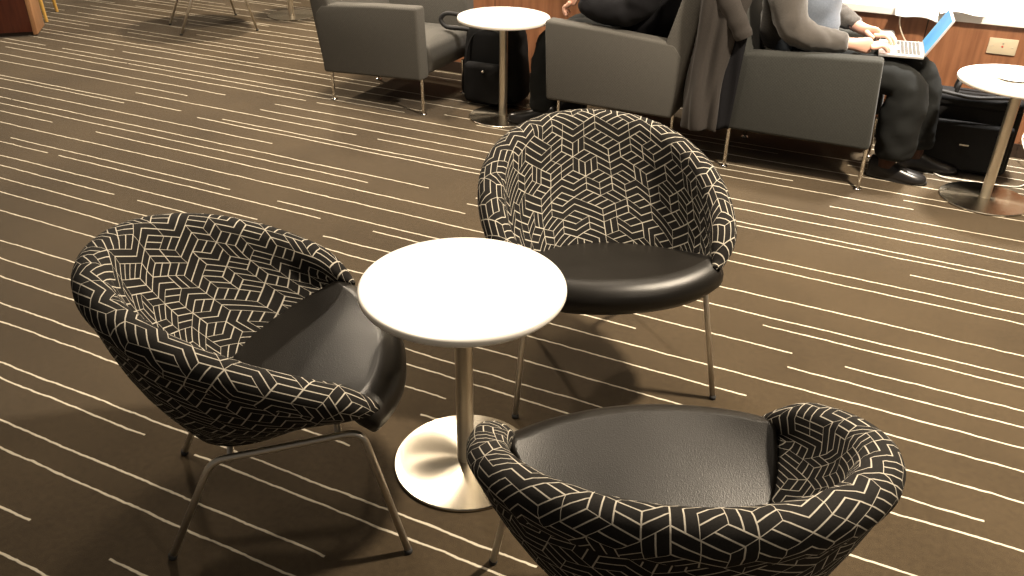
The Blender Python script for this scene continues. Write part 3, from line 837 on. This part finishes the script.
# ------------------------------------------------------------------ laptop on the lap
def laptop():
    t = thing('laptop', 'open silver laptop with blue screen on the lap of the person in grey', 'laptop', (-.075, 4.325, .583), -.05)
    t.rotation_euler = (0, -.02, .08)
    b = bx(-.105, .085, -.145, .145, 0, .014, bev=.005); obj('base', b, M['alu'], t, True, 40)
    kb = bmesh.new()
    for r in range(6):
        for c in range(13):
            x = .062 - r * .0165; y = -.125 + c * .0195
            if r == 5 and 3 < c < 9: continue
            box(kb, x - .0068, x + .0068, y, y + .0155, .0138, .0158)
    k_ = obj('keyboard', kb, M['keys'], t, False)
    b = bx(-.085, -.042, -.04, .04, .0139, .0145); obj('trackpad', b, M['plate'], t, False)
    ang = math.radians(28)
    R = Matrix.Translation((.084, 0, .012)) @ Matrix.Rotation(ang, 4, 'Y')
    l = obj('lid', bx(-.004, .004, -.145, .145, 0, .185, bev=.0035, mtx=R), M['alu'], t, True, 40)
    obj('screen', bx(-.0052, -.0042, -.135, .135, .012, .176, mtx=R), M['screen'], l, False)
laptop()

# ------------------------------------------------------------------ things at the counter
def magazine():
    t = thing('magazine', 'open white magazine lying on the ledge, pages over its edge', 'magazine', (.03, 4.88, .681), .12)
    for s, sag in ((-1, .055), (1, .01)):
        bm = bmesh.new(); g_ = []
        for i in range(13):
            row = []
            for j in range(9):
                u = i / 12; v = j / 8
                x = s * u * .20; y = -.12 + v * .24
                z = .008 + .018 * math.sin(PI * min(1, u * 1.3)) * (1 - .5 * u)
                if y < -.045: z -= sag * ((-.045 - y) / .075) ** 1.6 * (1 - .4 * u)
                row.append(bm.verts.new((x, y, z)))
            g_.append(row)
        for a, b in zip(g_, g_[1:]):
            for j in range(8): bm.faces.new((a[j], a[j + 1], b[j + 1], b[j]))
        o = obj('page_block', bm, M['paper'], t); m = o.modifiers.new('t', 'SOLIDIFY'); m.thickness = .005; m.offset = 0
magazine()
b = bmesh.new(); tube(b, catmull([(-.20, 4.93, .688), (-.15, 4.86, .687), (-.135, 4.808, .675), (-.125, 4.80, .60), (-.085, 4.80, .53), (-.045, 4.79, .50), (-.035, 4.72, .44), (-.03, 4.62, .50), (-.02, 4.50, .587), (-.02, 4.477, .590)], 8), .0035, 8)
tag(obj('charging_cable', b, M['cable']), 'white charging cable hanging from the ledge to the laptop', 'cable')
b = bmesh.new(); tube(b, catmull([(.10, 4.70, .005), (.20, 4.39, .005), (.33, 4.36, .005), (.45, 4.37, .005), (.58, 4.42, .005), (.62, 4.60, .03), (.56, 4.78, .12), (.60, 4.835, .2), (.60, 4.842, .34)], 8), .0035, 8)
tag(obj('power_cord', b, M['cable']), 'white power cord lying on the floor behind the right table base', 'cable')
def socket():
    t = thing('wall_socket', 'cream wall socket plate on the brown wall above the right table', 'socket', (.357, WY, .54))
    obj('faceplate', bx(-.064, .064, -.010, -.0005, -.038, .038, bev=.003), M['plate'], t, True, 40)
    for x, z, r, mk in ((0, 0, .005, 'red'), (-.045, 0, .003, 'satin'), (.045, 0, .003, 'satin'), (0, .016, .004, 'satin')):
        b = bmesh.new(); lathe(b, [(0, 0), (r, 0), (r, .0015), (0, .002)], 14); bmesh.ops.rotate(b, verts=b.verts, matrix=Matrix.Rotation(PI / 2, 3, 'X')); bmesh.ops.translate(b, verts=b.verts, vec=(x, -.0098, z))
        obj('switch' if mk == 'red' else 'screw', b, M[mk], t)
socket()
tx, ty = TABFIT[4], TABFIT[5]
sc_ = thing('saucer', 'white saucer on the right-hand side table', 'saucer', (tx - .035, ty - .02, .5562))
b = bmesh.new(); lathe(b, [(0, 0), (.035, 0), (.04, .002), (.068, .010), (.070, .012), (.066, .0125), (.038, .005), (0, .004)], 40); obj('dish', b, M['ceramic'], sc_)
cp = thing('cup', 'white coffee cup at the very right edge of the side table', 'cup', (tx + .075, ty + .075, .5562))
b = bmesh.new(); lathe(b, [(0, 0), (.024, 0), (.026, .003), (.036, .035), (.040, .060), (.0385, .061), (.034, .036), (.022, .006), (0, .006)], 40); obj('bowl', b, M['ceramic'], cp)
b = bmesh.new(); tube(b, catmull([(.036, 0, .05), (.055, 0, .052), (.062, 0, .036), (.05, 0, .02), (.032, 0, .018)], 6), .004, 8); obj('handle', b, M['ceramic'], cp)

# ------------------------------------------------------------------ far left: veneered box and a wooden chair
def cabinet():
    ang = math.atan2(.68, .73)
    t = thing('cabinet', 'red-brown wooden cabinet end in the upper left corner', 'cabinet', (-5.9, 4.22, 0), ang)
    obj('body', bx(-1.2, -.03, 0, .30, .03, .80, bev=.004), M['box'], t, True, 40)
    obj('end_panel', bx(-.03, 0, -.004, .305, .01, .82, bev=.004), M['boxedge'], t, True, 40)
    obj('plinth', bx(-1.19, -.035, .03, .28, 0, .031), M['kick'], t, False)
    obj('top', bx(-1.22, .01, -.012, .315, .80, .83, bev=.004), M['boxedge'], t, True, 40)
cabinet()
def wooden_chair():
    t = thing('wooden_chair', 'chair with thin honey-coloured wooden legs behind the red-brown cabinet', 'chair', (-6.485, 4.575, 0), .69)
    for (x, y) in ((-.2, -.2), (.2, -.2), (.2, .2), (-.2, .2)):
        b = bmesh.new(); tube(b, [(x * .95, y * .95, .002), (x * .8, y * .8, .44)], [.012, .018], 12); obj('leg', b, M['pale'], t, True, 40)
    b = bmesh.new(); box(b, -.23, .23, -.22, .22, .43, .47, .018, 3); obj('seat', b, M['pale'], t)
    b = bmesh.new(); pts = [(.21 * math.sin(a) , .10 + .14 * math.cos(a), 0) for a in [(-1.2 + 2.4 * k / 12) for k in range(13)]]
    lo = [];
    rows = [[b.verts.new((x, y + .0, z)) for x, y, _ in pts] for z in (.62, .70, .80)]
    for r0, r1 in zip(rows, rows[1:]):
        for i in range(12): b.faces.new((r0[i], r0[i + 1], r1[i + 1], r1[i]))
    o = obj('backrest', b, M['pale'], t); m = o.modifiers.new('t', 'SOLIDIFY'); m.thickness = .014
    for x in (-.17, .17):
        b = bmesh.new(); tube(b, [(x, .18, .46), (x * 1.02, .187, .64)], .010, 10); obj('back_post', b, M['pale'], t)
wooden_chair()

# ------------------------------------------------------------------ light
def area(loc, size, power, col=(1, .86, .68), rot=(0, 0, 0), spread=None):
    l = bpy.data.lights.new('downlight', 'AREA'); l.shape = 'DISK'; l.size = size; l.energy = power; l.color = col
    if spread: l.spread = math.radians(spread)
    o = bpy.data.objects.new('downlight', l); C.objects.link(o); o.location = loc; o.rotation_euler = rot
    return o
WARM = (1, .84, .64)
for (x, y, p, s) in ((.62, 2.85, 215, .22), (-.9, 3.5, 20, .25), (-3.2, 4.0, 95, .25), (-1.75, 2.25, 34, .3), (-4.7, 5.5, 110, .3), (-6.8, 3.4, 50, .3), (1.9, 1.0, 25, .3), (-3.2, 7.0, 60, .3)):
    area((x, y, 2.7), s, p, WARM)
area((.25, 4.8, 2.6), .3, 46, (1, .93, .84), (0, 0, 0), 70)
area((-2.1, 4.5, 2.6), .3, 10, (1, .90, .78), (0, 0, 0), 80)
w = bpy.data.worlds.new('world'); SC.world = w; w.use_nodes = True
bg = w.node_tree.nodes['Background']; bg.inputs[0].default_value = (1.0, .86, .70, 1); bg.inputs[1].default_value = .11

vs_ = SC.view_settings
vs_.view_transform = 'Standard'; vs_.look = 'None'; vs_.gamma = 1.0; vs_.exposure = 0.0; vs_.use_curve_mapping = False
